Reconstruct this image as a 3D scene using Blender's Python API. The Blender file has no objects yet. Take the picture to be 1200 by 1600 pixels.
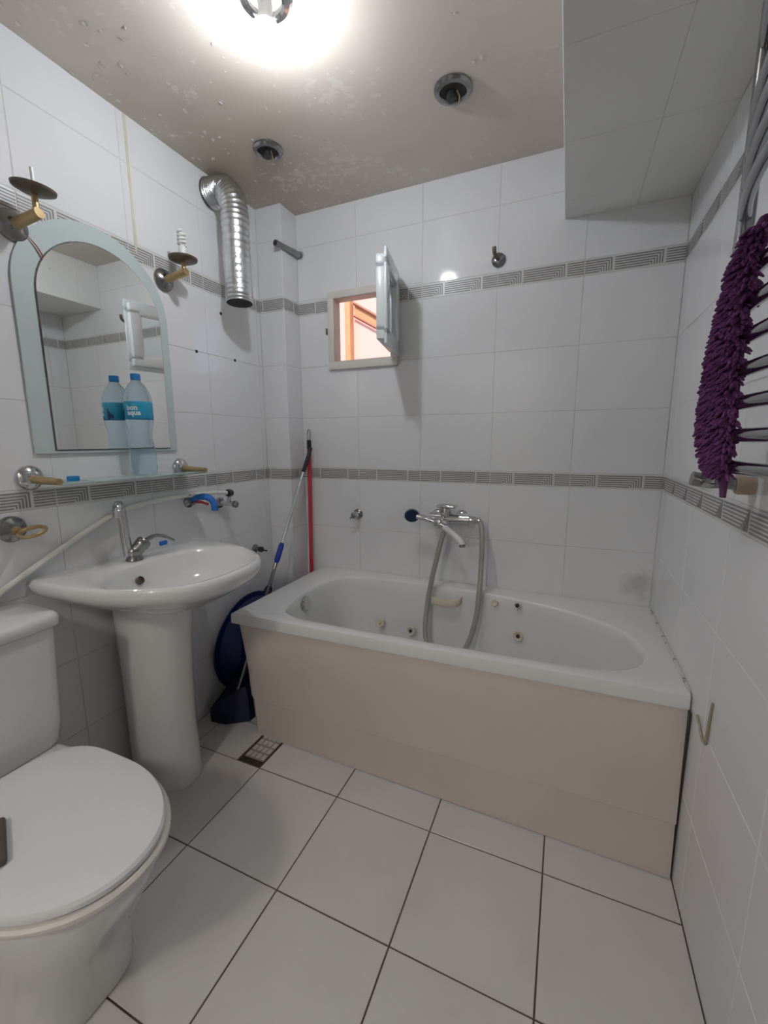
import bpy, bmesh, math, random
from mathutils import Vector, Matrix
R = math.radians
SC = bpy.context.scene
COL = SC.collection
random.seed(7)

# ------------------------------------------------------------------ camera
CX, CY, CZ = 1.4285, -1.9062, 1.2176
YAW, PITCH, ROLL, FPX = 0.4076, -0.1665, -0.0049, 658.56
cam_d = bpy.data.cameras.new('camera'); cam = bpy.data.objects.new('camera', cam_d); COL.objects.link(cam)
fw = Vector((-math.sin(YAW)*math.cos(PITCH), math.cos(YAW)*math.cos(PITCH), math.sin(PITCH)))
rt = Vector((math.cos(YAW), math.sin(YAW), 0)); up = rt.cross(fw)
rt, up = math.cos(ROLL)*rt+math.sin(ROLL)*up, -math.sin(ROLL)*rt+math.cos(ROLL)*up
M = Matrix((rt, up, -fw)).transposed().to_4x4(); M.translation = (CX, CY, CZ)
cam.matrix_world = M
cam_d.sensor_fit = 'VERTICAL'; cam_d.sensor_height = 36; cam_d.sensor_width = 27
cam_d.lens = FPX/1600*36; cam_d.clip_start = 0.02
SC.camera = cam

# ------------------------------------------------------------------ world, sun, exposure
wd = bpy.data.worlds.new('sky'); SC.world = wd; wd.use_nodes = True
wn = wd.node_tree.nodes; wl = wd.node_tree.links
sky = wn.new('ShaderNodeTexSky'); sky.sky_type = 'NISHITA'; sky.sun_disc = False
sky.sun_elevation = R(48); sky.sun_rotation = R(180); sky.altitude = 50
wn['Background'].inputs['Strength'].default_value = 0.25
wl.new(sky.outputs[0], wn['Background'].inputs['Color'])
sun_d = bpy.data.lights.new('sun', 'SUN'); sun = bpy.data.objects.new('sun', sun_d); COL.objects.link(sun)
sun_d.energy = 4.2; sun_d.angle = R(0.6); sun_d.color = (1, .93, .84)
sun.rotation_euler = (R(42), 0, R(12)); sun.location = (0, -6, 8)
BULB = 240.0            # emission strength of the ceiling bulb
HALL_FILL = 84.0            # emission strength of the added fill lamp in the unseen hall
SC.view_settings.view_transform = 'Standard'; SC.view_settings.look = 'None'
SC.view_settings.gamma = 1; SC.view_settings.use_curve_mapping = False
SC.view_settings.exposure = 0.0

# ------------------------------------------------------------------ room numbers
W, H, YF = 1.7715, 2.301, -2.40          # right wall x, ceiling z, front wall y
TW, TH, BH = 0.3257, 0.2511, 0.0602      # wall tile width, height, border height
ZB = 1.0245; ZT = ZB+BH; Z2B = ZT+3*TH; Z2T = Z2B+BH
XBOX, YBOX = 0.1435, -0.123              # boxed-in corner
XSOF, ZSOF = 1.366, 2.0507               # soffit

# ------------------------------------------------------------------ materials
MATS = {}
def mat(name, col=(.8,.8,.8), rough=.5, metal=0, noise=None, bump=None, coat=0, trans=0, ior=1.45, emit=None, spec=None, ramp=None):
    """procedural material; noise=(scale, amount, (r,g,b)) mixes a second colour in; bump=(scale, strength)"""
    m = bpy.data.materials.new(name); m.use_nodes = True
    n = m.node_tree.nodes; l = m.node_tree.links; b = n['Principled BSDF']
    b.inputs['Base Color'].default_value = (*col, 1); b.inputs['Roughness'].default_value = rough
    b.inputs['Metallic'].default_value = metal
    b.inputs['Coat Weight'].default_value = coat; b.inputs['Coat Roughness'].default_value = .05
    b.inputs['Transmission Weight'].default_value = trans; b.inputs['IOR'].default_value = ior
    if spec is not None: b.inputs['Specular IOR Level'].default_value = spec
    if emit: b.inputs['Emission Color'].default_value = (*emit[0], 1); b.inputs['Emission Strength'].default_value = emit[1]
    geo = n.new('ShaderNodeNewGeometry')
    if noise:
        t = n.new('ShaderNodeTexNoise'); t.inputs['Scale'].default_value = noise[0]; t.inputs['Detail'].default_value = 5
        l.new(geo.outputs['Position'], t.inputs['Vector'])
        rp = n.new('ShaderNodeValToRGB'); lo, hi = ramp or (.35, .75)
        rp.color_ramp.elements[0].position = lo; rp.color_ramp.elements[1].position = hi
        rp.color_ramp.elements[1].color = (noise[1],)*3+(1,); rp.color_ramp.elements[0].color = (0,0,0,1)
        l.new(t.outputs['Fac'], rp.inputs['Fac'])
        mx = n.new('ShaderNodeMix'); mx.data_type = 'RGBA'
        mx.inputs[6].default_value = (*col, 1); mx.inputs[7].default_value = (*noise[2], 1)
        l.new(rp.outputs['Color'], mx.inputs[0]); l.new(mx.outputs[2], b.inputs['Base Color'])
    if bump:
        t = n.new('ShaderNodeTexNoise'); t.inputs['Scale'].default_value = bump[0]; t.inputs['Detail'].default_value = 4
        l.new(geo.outputs['Position'], t.inputs['Vector'])
        bp = n.new('ShaderNodeBump'); bp.inputs['Strength'].default_value = bump[1]; bp.inputs['Distance'].default_value = .004
        l.new(t.outputs['Fac'], bp.inputs['Height']); l.new(bp.outputs['Normal'], b.inputs['Normal'])
    MATS[name] = m
    return m
mat('wall_tile', (.80,.80,.81), .09, noise=(3.0,.35,(.77,.77,.77)), bump=(7,.035))
mat('border_base', (.70,.69,.68), .3, noise=(9,.4,(.64,.63,.62)))
mat('border_line', (.26,.25,.245), .4, noise=(25,.5,(.33,.32,.31)))
mat('grout', (.68,.67,.65), .8, noise=(3,.8,(.40,.37,.33)), ramp=(.5,.75))
mat('floor_tile', (.68,.66,.645), .28, noise=(5,.6,(.60,.575,.55)), bump=(30,.06))
mat('floor_grout', (.07,.052,.038), .9, noise=(2.5,.9,(.22,.19,.15)))
mat('ceramic', (.76,.76,.755), .07, coat=.5, noise=(4,.3,(.72,.715,.70)))
mat('acrylic', (.78,.78,.77), .16, coat=.3, noise=(3,.4,(.75,.745,.73)))
mat('apron', (.68,.60,.55), .3, noise=(3,.6,(.63,.555,.51)))
mat('lid_plastic', (.80,.805,.81), .22, noise=(3,.3,(.77,.775,.78)))
mat('seat_plastic', (.74,.72,.68), .25, noise=(6,.5,(.68,.65,.58)))
mat('chrome', (.62,.62,.63), .12, 1, noise=(20,.4,(.50,.50,.50)))
mat('dark_chrome', (.33,.33,.33), .22, 1, noise=(25,.6,(.20,.20,.19)))
mat('aged_brass', (.52,.39,.20), .38, .75, noise=(30,.7,(.36,.26,.13)))
mat('old_bronze', (.20,.17,.13), .4, .7, noise=(18,.7,(.11,.085,.06)))
mat('aluminium', (.66,.68,.69), .28, 1, noise=(15,.5,(.55,.57,.58)), bump=(45,.45))
mat('duct_dark', (.03,.03,.03), .8, noise=(10,.5,(.05,.045,.04)))  # near-black for painted shade in hollows, also for jet nozzles
mat('frosted_glass', (.55,.63,.62), .35, noise=(5,.4,(.50,.58,.57)), coat=.4)
mat('mirror', (.94,.95,.93), .01, 1, noise=(8,.1,(.92,.93,.91)))
mat('mirror_edge', (.08,.085,.08), .5, noise=(40,.7,(.2,.2,.18)))
mat('shelf_glass', (.66,.82,.77), .06, trans=.55, ior=1.45, noise=(5,.2,(.68,.85,.81)))
mat('blue_tape', (.02,.16,.55), .4, noise=(40,.6,(.015,.10,.40)), bump=(80,.3))
mat('red_paint', (.42,.03,.03), .45, noise=(20,.5,(.3,.02,.02)))
mat('red_handle', (.60,.045,.06), .3, noise=(12,.4,(.48,.03,.04)))
mat('black_plastic', (.02,.02,.022), .4, noise=(30,.4,(.035,.035,.035)))
mat('navy_plastic', (.006,.014,.085), .35, noise=(8,.5,(.004,.010,.055)))
mat('deep_navy', (.005,.008,.028), .6, noise=(8,.5,(.007,.012,.04)))
mat('joint_blue', (.02,.04,.32), .35, noise=(12,.3,(.015,.03,.24)))
mat('shower_blue', (.008,.03,.085), .3, noise=(40,.4,(.012,.045,.11)))
mat('white_plastic', (.78,.78,.76), .3, noise=(10,.3,(.73,.73,.70)))
mat('hose_white', (.78,.77,.71), .4, noise=(12,.4,(.70,.69,.62)))
mat('hose_grey', (.40,.39,.36), .35, .3, noise=(30,.5,(.32,.31,.29)))
mat('cream_plastic', (.72,.66,.53), .35, noise=(14,.5,(.66,.59,.45)))
mat('cream_frame', (.74,.71,.65), .35, noise=(9,.5,(.66,.61,.53)))
mat('upvc', (.74,.78,.78), .25, noise=(6,.3,(.70,.74,.73)))
mat('reveal', (.52,.40,.34), .7, noise=(12,.6,(.40,.29,.24)))
mat('pane_glass', (.85,.9,.9), .02, trans=1, ior=1.05, noise=(3,.1,(.82,.88,.88)))
mat('purple', (.10,.03,.10), .85, noise=(45,.7,(.06,.018,.06)))
mat('purple_tuft', (.15,.04,.155), .85, noise=(60,.7,(.08,.02,.085)))
mat('rail_chrome', (.36,.36,.37), .10, 1, noise=(20,.4,(.28,.28,.28)))
mat('beige_cap', (.55,.43,.32), .5, noise=(20,.6,(.42,.32,.23)))
mat('brown_pad', (.09,.075,.065), .5, noise=(30,.5,(.13,.11,.095)))
mat('stain', (.66,.60,.44), .6, noise=(14,.8,(.72,.70,.62)))
mat('dark_gap', (.035,.028,.02), .9, noise=(10,.6,(.10,.08,.055)))
mat('caulk', (.66,.66,.63), .5, noise=(25,.9,(.10,.085,.06)), ramp=(.55,.68))
mat('paint_flake', (.80,.77,.71), .6, noise=(60,.6,(.55,.51,.45)))
mat('soffit', (.86,.86,.84), .3, noise=(3,.4,(.76,.76,.74)))
mat('pink_wall', (.85,.52,.46), .8, noise=(2.5,.6,(.86,.60,.55)))
mat('orange_pole', (.72,.36,.18), .7, noise=(10,.6,(.60,.28,.14)))
mat('brown_beam', (.40,.17,.11), .8, noise=(10,.5,(.32,.13,.09)))
mat('door_wood', (.70,.69,.66), .5, noise=(6,.4,(.64,.62,.58)))
mat('bottle_cap', (.015,.20,.50), .35, noise=(30,.3,(.012,.16,.42)))
mat('bottle_label', (.01,.27,.50), .35, noise=(16,.8,(.06,.42,.58)))
mat('label_white', (.75,.85,.90), .4, noise=(30,.2,(.70,.80,.86)))
mat('label_navy', (.01,.02,.09), .4, noise=(30,.3,(.012,.03,.12)))
mat('bottle_pet', (.70,.86,.96), .03, trans=.95, ior=1.14, noise=(5,.2,(.67,.84,.95)), bump=(35,.25))
mat('cfl_glass', (.86,.86,.82), .3, noise=(20,.2,(.80,.80,.76)))
mat('bulb_light', (1,1,1), .4, emit=((.93,.975,1.04), BULB), noise=(20,.05,(.98,.98,.98)))
mat('hall_paint', (.80,.79,.76), .6, noise=(4,.3,(.76,.75,.72)))
mat('hall_fill_globe', (1,1,1), .4, emit=((1,.95,.89), HALL_FILL), noise=(20,.05,(.98,.98,.98)))
mat('grate', (.34,.31,.27), .55, noise=(30,.8,(.22,.19,.15)))
mat('dull_strip', (.34,.30,.20), .6, noise=(30,.7,(.48,.44,.34)))
mat('grate_stud', (.58,.56,.52), .4, noise=(30,.6,(.45,.42,.37)))

def ceiling_material():
    m = mat('ceiling_paint', (.70,.635,.565), .36, noise=(2.2,.8,(.61,.545,.475)), bump=(9,.12))
    n = m.node_tree.nodes; l = m.node_tree.links; b = n['Principled BSDF']
    geo = next(x for x in n if x.type == 'NEW_GEOMETRY')
    old = b.inputs['Base Color'].links[0].from_socket
    big = n.new('ShaderNodeTexNoise'); big.inputs['Scale'].default_value = 2.6; big.inputs['Detail'].default_value = 3
    sm = n.new('ShaderNodeTexNoise'); sm.inputs['Scale'].default_value = 38; sm.inputs['Detail'].default_value = 4
    for t in (big, sm): l.new(geo.outputs['Position'], t.inputs['Vector'])
    mul = n.new('ShaderNodeMath'); mul.operation = 'MULTIPLY'
    l.new(big.outputs['Fac'], mul.inputs[0]); l.new(sm.outputs['Fac'], mul.inputs[1])
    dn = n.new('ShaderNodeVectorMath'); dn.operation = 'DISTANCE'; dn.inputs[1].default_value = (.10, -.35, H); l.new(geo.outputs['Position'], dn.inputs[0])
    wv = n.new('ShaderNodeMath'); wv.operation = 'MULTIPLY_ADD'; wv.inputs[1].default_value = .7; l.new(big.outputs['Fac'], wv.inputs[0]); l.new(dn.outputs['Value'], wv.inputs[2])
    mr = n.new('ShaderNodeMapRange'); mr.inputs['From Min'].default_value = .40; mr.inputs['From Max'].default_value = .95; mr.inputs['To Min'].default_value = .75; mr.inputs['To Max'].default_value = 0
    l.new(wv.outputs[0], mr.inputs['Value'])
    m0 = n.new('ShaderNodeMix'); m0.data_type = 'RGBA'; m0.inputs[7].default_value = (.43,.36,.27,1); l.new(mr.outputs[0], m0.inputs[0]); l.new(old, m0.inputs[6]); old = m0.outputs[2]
    rp = n.new('ShaderNodeValToRGB'); rp.color_ramp.elements[0].position = .325; rp.color_ramp.elements[1].position = .37
    rp.color_ramp.elements[1].color = (.55,.55,.55,1)
    l.new(mul.outputs[0], rp.inputs['Fac'])
    mx = n.new('ShaderNodeMix'); mx.data_type = 'RGBA'; mx.inputs[7].default_value = (.78,.74,.68,1)
    l.new(rp.outputs['Color'], mx.inputs[0]); l.new(old, mx.inputs[6]); l.new(mx.outputs[2], b.inputs['Base Color'])
ceiling_material()
def tile_smudge():
    m = MATS['wall_tile']; n = m.node_tree.nodes; l = m.node_tree.links; b = n['Principled BSDF']
    geo = next(x for x in n if x.type == 'NEW_GEOMETRY'); old = b.inputs['Base Color'].links[0].from_socket
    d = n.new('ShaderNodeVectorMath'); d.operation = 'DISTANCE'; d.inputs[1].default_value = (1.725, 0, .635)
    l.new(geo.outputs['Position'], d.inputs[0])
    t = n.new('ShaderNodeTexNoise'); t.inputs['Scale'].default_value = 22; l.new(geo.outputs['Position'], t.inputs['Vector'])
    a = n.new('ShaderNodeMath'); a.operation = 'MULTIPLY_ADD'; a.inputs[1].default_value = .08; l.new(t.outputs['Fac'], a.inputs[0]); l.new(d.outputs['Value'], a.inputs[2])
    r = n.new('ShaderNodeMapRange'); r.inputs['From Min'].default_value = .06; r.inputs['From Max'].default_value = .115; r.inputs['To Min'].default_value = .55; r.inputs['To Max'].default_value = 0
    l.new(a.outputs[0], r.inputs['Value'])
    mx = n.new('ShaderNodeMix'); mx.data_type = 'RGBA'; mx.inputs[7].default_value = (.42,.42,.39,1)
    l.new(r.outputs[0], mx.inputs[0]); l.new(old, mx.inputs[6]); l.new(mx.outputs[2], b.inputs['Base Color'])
tile_smudge()

# ------------------------------------------------------------------ mesh helpers
def basis(axis):
    a = Vector(axis).normalized()
    t = Vector((0,0,1)) if abs(a.z) < .9 else Vector((1,0,0))
    u = t.cross(a).normalized(); v = a.cross(u)
    return u, v, a
class MB:
    def __init__(s): s.v = []; s.f = []
    def add(s, vs, fs):
        o = len(s.v); s.v += [tuple(x) for x in vs]; s.f += [tuple(i+o for i in f) for f in fs]; return s
    def box(s, x0, x1, y0, y1, z0, z1, bev=0, seg=2, mtx=None):
        bm = bmesh.new(); bmesh.ops.create_cube(bm, size=1)
        for v in bm.verts:
            v.co = Vector(((x0+x1)/2+v.co.x*(x1-x0), (y0+y1)/2+v.co.y*(y1-y0), (z0+z1)/2+v.co.z*(z1-z0)))
        if bev: bmesh.ops.bevel(bm, geom=bm.edges[:], offset=bev, segments=seg, profile=.5, affect='EDGES')
        if mtx: bm.transform(mtx)
        bm.verts.index_update()
        s.add([v.co[:] for v in bm.verts], [[v.index for v in f.verts] for f in bm.faces]); bm.free(); return s
    def loft(s, rings, cap0=True, cap1=True):
        n = len(rings[0]); vs = [p for r in rings for p in r]; fs = []
        for i in range(len(rings)-1):
            for j in range(n):
                k = (j+1) % n
                fs.append((i*n+j, i*n+k, (i+1)*n+k, (i+1)*n+j))
        if cap0: fs.append(tuple(reversed(range(n))))
        if cap1: fs.append(tuple(range((len(rings)-1)*n, len(rings)*n)))
        return s.add(vs, fs)
    def tube(s, pts, r, n=12, caps=True):
        pts = [Vector(p) for p in pts]; m = len(pts)
        rs = r if isinstance(r, (list, tuple)) else [r]*m
        tans = [(pts[min(i+1,m-1)]-pts[max(i-1,0)]).normalized() for i in range(m)]
        u, v, _ = basis(tans[0]); rings = []
        for i in range(m):
            t = tans[i]; u = (u-u.dot(t)*t).normalized(); v = t.cross(u)
            rings.append([pts[i]+rs[i]*(math.cos(2*math.pi*k/n)*u+math.sin(2*math.pi*k/n)*v) for k in range(n)])
        return s.loft(rings, caps, caps)
    def lathe(s, prof, o=(0,0,0), axis=(0,0,1), n=28, caps=True):
        u, v, a = basis(axis); o = Vector(o)
        rings = [[o+a*h+max(r,1e-5)*(math.cos(2*math.pi*k/n)*u+math.sin(2*math.pi*k/n)*v) for k in range(n)] for r, h in prof]
        return s.loft(rings, caps, caps)
    def torus(s, c, axis, Rr, r, n=32, m=10, a0=0, a1=2*math.pi):
        u, v, a = basis(axis); c = Vector(c); full = abs(a1-a0-2*math.pi) < 1e-6
        pts = [c+Rr*(math.cos(a0+(a1-a0)*k/n)*u+math.sin(a0+(a1-a0)*k/n)*v) for k in range(n+(0 if full else 1))]
        if not full: return s.tube(pts, r, m)
        vs = []; fs = []
        for i, p in enumerate(pts):
            d = (p-c).normalized()
            vs += [p+r*(math.cos(2*math.pi*j/m)*d+math.sin(2*math.pi*j/m)*a) for j in range(m)]
        for i in range(n):
            for j in range(m):
                i2, j2 = (i+1) % n, (j+1) % m
                fs.append((i*m+j, i2*m+j, i2*m+j2, i*m+j2))
        return s.add(vs, fs)
    def mesh(s, name, m, angle=35):
        me = bpy.data.meshes.new(name); me.from_pydata(s.v, [], s.f); me.update()
        bm = bmesh.new(); bm.from_mesh(me); bmesh.ops.recalc_face_normals(bm, faces=bm.faces[:]); bm.to_mesh(me); bm.free()
        me.materials.append(MATS[m])
        me.polygons.foreach_set('use_smooth', [True]*len(me.polygons))
        me.set_sharp_from_angle(angle=R(angle)); me.update()
        return me
    def build(s, name, m, parent=None, angle=35):
        o = bpy.data.objects.new(name, s.mesh(name, m, angle)); COL.objects.link(o)
        if parent: attach(o, parent)
        return o
def attach(o, parent):
    o.parent = parent
    o.matrix_parent_inverse = world_of(parent).inverted()
def world_of(o):
    m = o.matrix_basis.copy()
    return world_of(o.parent) @ o.matrix_parent_inverse @ m if o.parent else m
def tag(o, label, cat, group=None, kind=None):
    o['label'] = label; o['category'] = cat
    if group: o['group'] = group
    if kind: o['kind'] = kind
    return o
def struct(o, label=None, cat=None):
    o['kind'] = 'structure'
    if label: o['label'] = label
    if cat: o['category'] = cat
    return o
def thing(name, label, cat, loc=(0,0,0), group=None):
    o = bpy.data.objects.new(name, None); COL.objects.link(o); o.location = loc; o.empty_display_size = .05
    return tag(o, label, cat, group)
def spline(pts, k=6, closed=False):
    P = [Vector(p) for p in pts]; n = len(P); out = []
    rng = range(n if closed else n-1)
    for i in rng:
        if closed: a, b, c, d = P[(i-1)%n], P[i], P[(i+1)%n], P[(i+2)%n]
        else: a, b, c, d = P[max(i-1,0)], P[i], P[i+1], P[min(i+2,n-1)]
        for j in range(k):
            t = j/k
            out.append(.5*((2*b)+(c-a)*t+(2*a-5*b+4*c-d)*t*t+(3*b-a-3*c+d)*t*t*t))
    if not closed: out.append(P[-1])
    return out
def raycast(poly, c, ang):
    dx, dy = math.cos(ang), math.sin(ang); best = 0
    for i in range(len(poly)):
        ax, ay = poly[i][0]-c[0], poly[i][1]-c[1]; b = poly[(i+1) % len(poly)]; bx, by = b[0]-c[0], b[1]-c[1]
        ex, ey = bx-ax, by-ay; den = dx*ey-dy*ex
        if abs(den) < 1e-12: continue
        t = (ax*ey-ay*ex)/den; s_ = (ax*dy-ay*dx)/den
        if t > 0 and -1e-6 <= s_ <= 1+1e-6: best = max(best, t)
    return c[0]+best*dx, c[1]+best*dy
def ring_of(poly, c, z, n=96, scale=1, sy=None, zf=None):
    out = []
    for k in range(n):
        x, y = raycast(poly, c, 2*math.pi*k/n)
        x = c[0]+(x-c[0])*scale; y = c[1]+(y-c[1])*(sy or scale)
        out.append((x, y, zf(x, y) if zf else z))
    return out

# ------------------------------------------------------------------ tiles
TILE_CACHE = {}
def tile_mesh(w, h, name='tile', m='wall_tile', gap=.0020, dep=.005, ch=.0012):
    key = (round(w,4), round(h,4), m)
    if key not in TILE_CACHE:
        a, b = w/2-gap/2, h/2-gap/2; mb = MB()
        vs = []
        for (ix, z) in ((ch, 0), (0, -ch), (0, -dep)):
            vs += [(-a+ix, -b+ix, z), (a-ix, -b+ix, z), (a-ix, b-ix, z), (-a+ix, b-ix, z)]
        fs = [(0,1,2,3)]
        for L in (0, 4):
            for j in range(4):
                k = (j+1) % 4; fs.append((L+j, L+4+j, L+4+k, L+k))
        mb.add(vs, fs); TILE_CACHE[key] = mb.mesh(name, m, 20)
    return TILE_CACHE[key]
STRIPE_CACHE = {}
def stripe_mesh(u0, u1):
    """relief of the border tile between u0 and u1 of its full length: nested square corners"""
    key = (round(u0,4), round(u1,4))
    if key in STRIPE_CACHE: return STRIPE_CACHE[key]
    mb = MB(); p = BH/7.2; lw = p*.52; mid = (u0+u1)/2; v0 = -BH/2
    def q(a, b, c, d):
        a, b = max(a, u0+.002), min(b, u1-.002)
        if b-a < .0008: return
        a -= mid; b -= mid; h = .0009
        mb.add([(a,c,-.0005),(b,c,-.0005),(b,d,-.0005),(a,d,-.0005),(a,c,h),(b,c,h),(b,d,h),(a,d,h)],
               [(4,5,6,7),(0,1,5,4),(1,2,6,5),(2,3,7,6),(3,0,4,7)])
    units = [(0, .30*TW, True), (.315*TW, .80*TW, True), (.815*TW, TW, False)]
    for a, b, corner in units:
        for k in range(6):
            vv = v0+BH-(k+1.1)*p
            e = b-(k*p if corner else 0)-(.004 if corner else 0)
            q(a, e, vv-lw/2, vv+lw/2)
            if corner and k < 5: q(e-lw, e, v0+.9*p, vv-lw/2)
    STRIPE_CACHE[key] = mb.mesh('stripe_relief', 'border_line', 20)
    return STRIPE_CACHE[key]
def put(me, name, parent, o, du, dv, dn, c):
    ob = bpy.data.objects.new(name, me); COL.objects.link(ob); attach(ob, parent)
    m = Matrix((du, dv, dn)).transposed().to_4x4(); m.translation = c
    ob.matrix_basis = m
    return ob
def minus(rect, hole):
    u0, u1, v0, v1 = rect
    if not hole: return [rect]
    a, b, c, d = hole
    if a >= u1 or b <= u0 or c >= v1 or d <= v0: return [rect]
    out = []
    if v0 < c: out.append((u0, u1, v0, c))
    if d < v1: out.append((u0, u1, d, v1))
    lo, hi = max(v0, c), min(v1, d)
    if u0 < a: out.append((u0, a, lo, hi))
    if b < u1: out.append((b, u1, lo, hi))
    return [r for r in out if r[1]-r[0] > .006 and r[3]-r[2] > .006]
ROWS = [(.0, ZB-3*TH, 't'), (ZB-3*TH, ZB-2*TH, 't'), (ZB-2*TH, ZB-TH, 't'), (ZB-TH, ZB, 't'), (ZB, ZT, 'b'),
        (ZT, ZT+TH, 't'), (ZT+TH, ZT+2*TH, 't'), (ZT+2*TH, Z2B, 't'), (Z2B, Z2T, 'b'), (Z2T, Z2T+TH, 't'), (Z2T+TH, H, 't')]
def tile_wall(parent, origin, du, dn, cols, holes=(), rows=ROWS):
    """origin: point at u=0, v=0 on the tile face; cols: list of (u0, u1, phase)"""
    du, dn = Vector(du), Vector(dn); dv = Vector((0,0,1)); o = Vector(origin)
    for (z0, z1, kind) in rows:
        for (u0, u1, ph) in cols:
            pcs = [(u0, u1, z0, z1)]
            for h in holes:
                pcs = [q for r in pcs for q in minus(r, h)]
            for (a, b, c, d) in pcs:
                ctr = o+du*((a+b)/2)+dv*((c+d)/2)
                if kind == 't':
                    put(tile_mesh(b-a, d-c), 'tile', parent, o, du, dv, dn, ctr)
                else:
                    t = put(tile_mesh(b-a, d-c, 'border_tile', 'border_base'), 'border_tile', parent, o, du, dv, dn, ctr)
                    if d-c > BH*.95:
                        s = bpy.data.objects.new('stripe_relief', stripe_mesh(a-u0+ph, b-u0+ph)); COL.objects.link(s)
                        s.parent = t
def cols_from(start, end, seam):
    """column spans between start and end with seams at seam + k*TW"""
    k = math.ceil((start-seam)/TW-1e-6); xs = [start]
    while seam+k*TW < end-.004:
        if seam+k*TW > start+.004: xs.append(seam+k*TW)
        k += 1
    xs.append(end); out = []
    for a, b in zip(xs, xs[1:]):
        ph = (a-seam) % TW
        if ph > TW-.003: ph = 0
        out.append((a, b, ph))
    return out

# ------------------------------------------------------------------ shell
G = .0011      # grout lies this far behind the tile faces
# window opening in the back wall
WX0, WX1, WZ0, WZ1 = .345, .652, 1.600, 1.897
wall_back = struct(MB().box(-.14, WX0, G, .05, -.1, H+.1).box(WX1, W+.14, G, .05, -.1, H+.1)
    .box(WX0, WX1, G, .05, -.1, WZ0).box(WX0, WX1, G, .05, WZ1, H+.1).build('wall_back', 'grout'))
tile_wall(wall_back, (0,0,0), (1,0,0), (0,-1,0), cols_from(XBOX, W, W-5*TW), [(WX0-.01, WX1+.01, WZ0-.01, WZ1+.01)])
wall_left = struct(MB().box(-.14, -G, YF-.14, G, -.1, H+.1).build('wall_left', 'grout'))
# left wall: u runs along -y -> use du=(0,1,0) with u=y ; normal +x
tile_wall(wall_left, (0,0,0), (0,1,0), (1,0,0), cols_from(-1.128-2*TW, YBOX, -1.128))
wall_right = struct(MB().box(W+G, W+.14, YF-.14, G, -.1, H+.1).build('wall_right', 'grout'))
tile_wall(wall_right, (W,0,0), (0,-1,0), (-1,0,0), cols_from(0, 1.737, .434-2*TW))
wall_front = struct(MB().box(-.14, .42, YF-.14, YF, -.1, H+.1).box(1.22, W+.14, YF-.14, YF, -.1, H+.1)
    .box(.42, 1.22, YF-.14, YF, 2.02, H+.1).build('wall_front', 'wall_tile'))
# plain glazed surface of the side walls behind the camera
MB().box(-.004, 0, YF, -1.128-2*TW-.001, 0, H).build('tiled_panel', 'wall_tile', wall_left)
MB().box(W, W+.004, YF, -1.738, 0, H).build('tiled_panel', 'wall_tile', wall_right)
door = struct(MB().box(1.185, 1.225, YF-.94, YF-.14, .005, 2.02, .004).build('door_1', 'door_wood'))
for z0, z1 in ((.15, .95), (1.1, 1.88)):
    MB().box(1.177, 1.186, YF-.83, YF-.25, z0, z1, .003).build('door_panel', 'door_wood', door)
MB().tube([(1.186, YF-.87, 1.02), (1.14, YF-.87, 1.02), (1.14, YF-.76, 1.02)], .009).build('door_handle', 'chrome', door)
# unseen hallway behind the opened door, added to carry a fill lamp
HY = -4.1
struct(MB().box(-.8, 2.6, HY, YF-.14, -.12, -.0025).build('floor_hall', 'door_wood'))
struct(MB().box(-.8, 2.6, HY, YF-.14, 2.45, 2.55).build('ceiling_hall', 'hall_paint'))
struct(MB().box(-.8, 2.6, HY-.1, HY, -.1, 2.5).box(-.9, -.8, HY-.1, YF, -.1, 2.5).box(2.6, 2.7, HY-.1, YF, -.1, 2.5)
    .box(-.8, -.14, YF-.14, YF-.04, -.1, 2.5).box(W+.14, 2.6, YF-.14, YF-.04, -.1, 2.5).box(-.14, W+.14, YF-.14, YF-.04, H+.1, 2.5).build('wall_hall', 'hall_paint'))
hl = thing('hall_fill_lamp', 'added fill lamp, white globe in the unseen hallway behind the open door', 'ceiling light', (.75, -3.2, 2.45))
MB().lathe([(.06,0),(.06,-.02),(.05,-.03)], (.75,-3.2,2.45), (0,0,1), 24).build('base', 'chrome', hl)
MB().lathe([(.05,-.03),(.09,-.06),(.11,-.11),(.10,-.16),(.06,-.20),(.001,-.21)], (.75,-3.2,2.45), (0,0,1), 28).build('globe', 'hall_fill_globe', hl)
# boxed-in pipe corner
wall_corner = struct(MB().box(-G, XBOX-G, YBOX+G, G, 0, H+.05).build('wall_corner', 'grout'))
tile_wall(wall_corner, (0,YBOX,0), (1,0,0), (0,-1,0), [(0, XBOX, .08)])
tile_wall(wall_corner, (XBOX,YBOX,0), (0,1,0), (1,0,0), [(0, -YBOX, .02)])
# soffit along the right wall
soffit = struct(MB().box(XSOF+G, W+G, YF, 0, ZSOF+G, H+.05).build('ceiling_soffit', 'grout'))
def soffit_tiles():
    xs = [XSOF, 1.605, W]; ys = [0]+[-.13-TW*k for k in range(6)]
    for a, b in zip(xs, xs[1:]):
        for c, d in zip(ys, ys[1:]):
            put(tile_mesh(b-a, c-d, 'tile', 'soffit', .0012), 'tile', soffit, None, Vector((-1,0,0)), Vector((0,1,0)), Vector((0,0,-1)), Vector(((a+b)/2,(c+d)/2,ZSOF)))
    for c, d in zip(ys, ys[1:]):
        put(tile_mesh(c-d, H-ZSOF, 'tile', 'soffit', .0012), 'tile', soffit, None, Vector((0,-1,0)), Vector((0,0,1)), Vector((-1,0,0)), Vector((XSOF,(c+d)/2,(H+ZSOF)/2)))
soffit_tiles()
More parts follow.
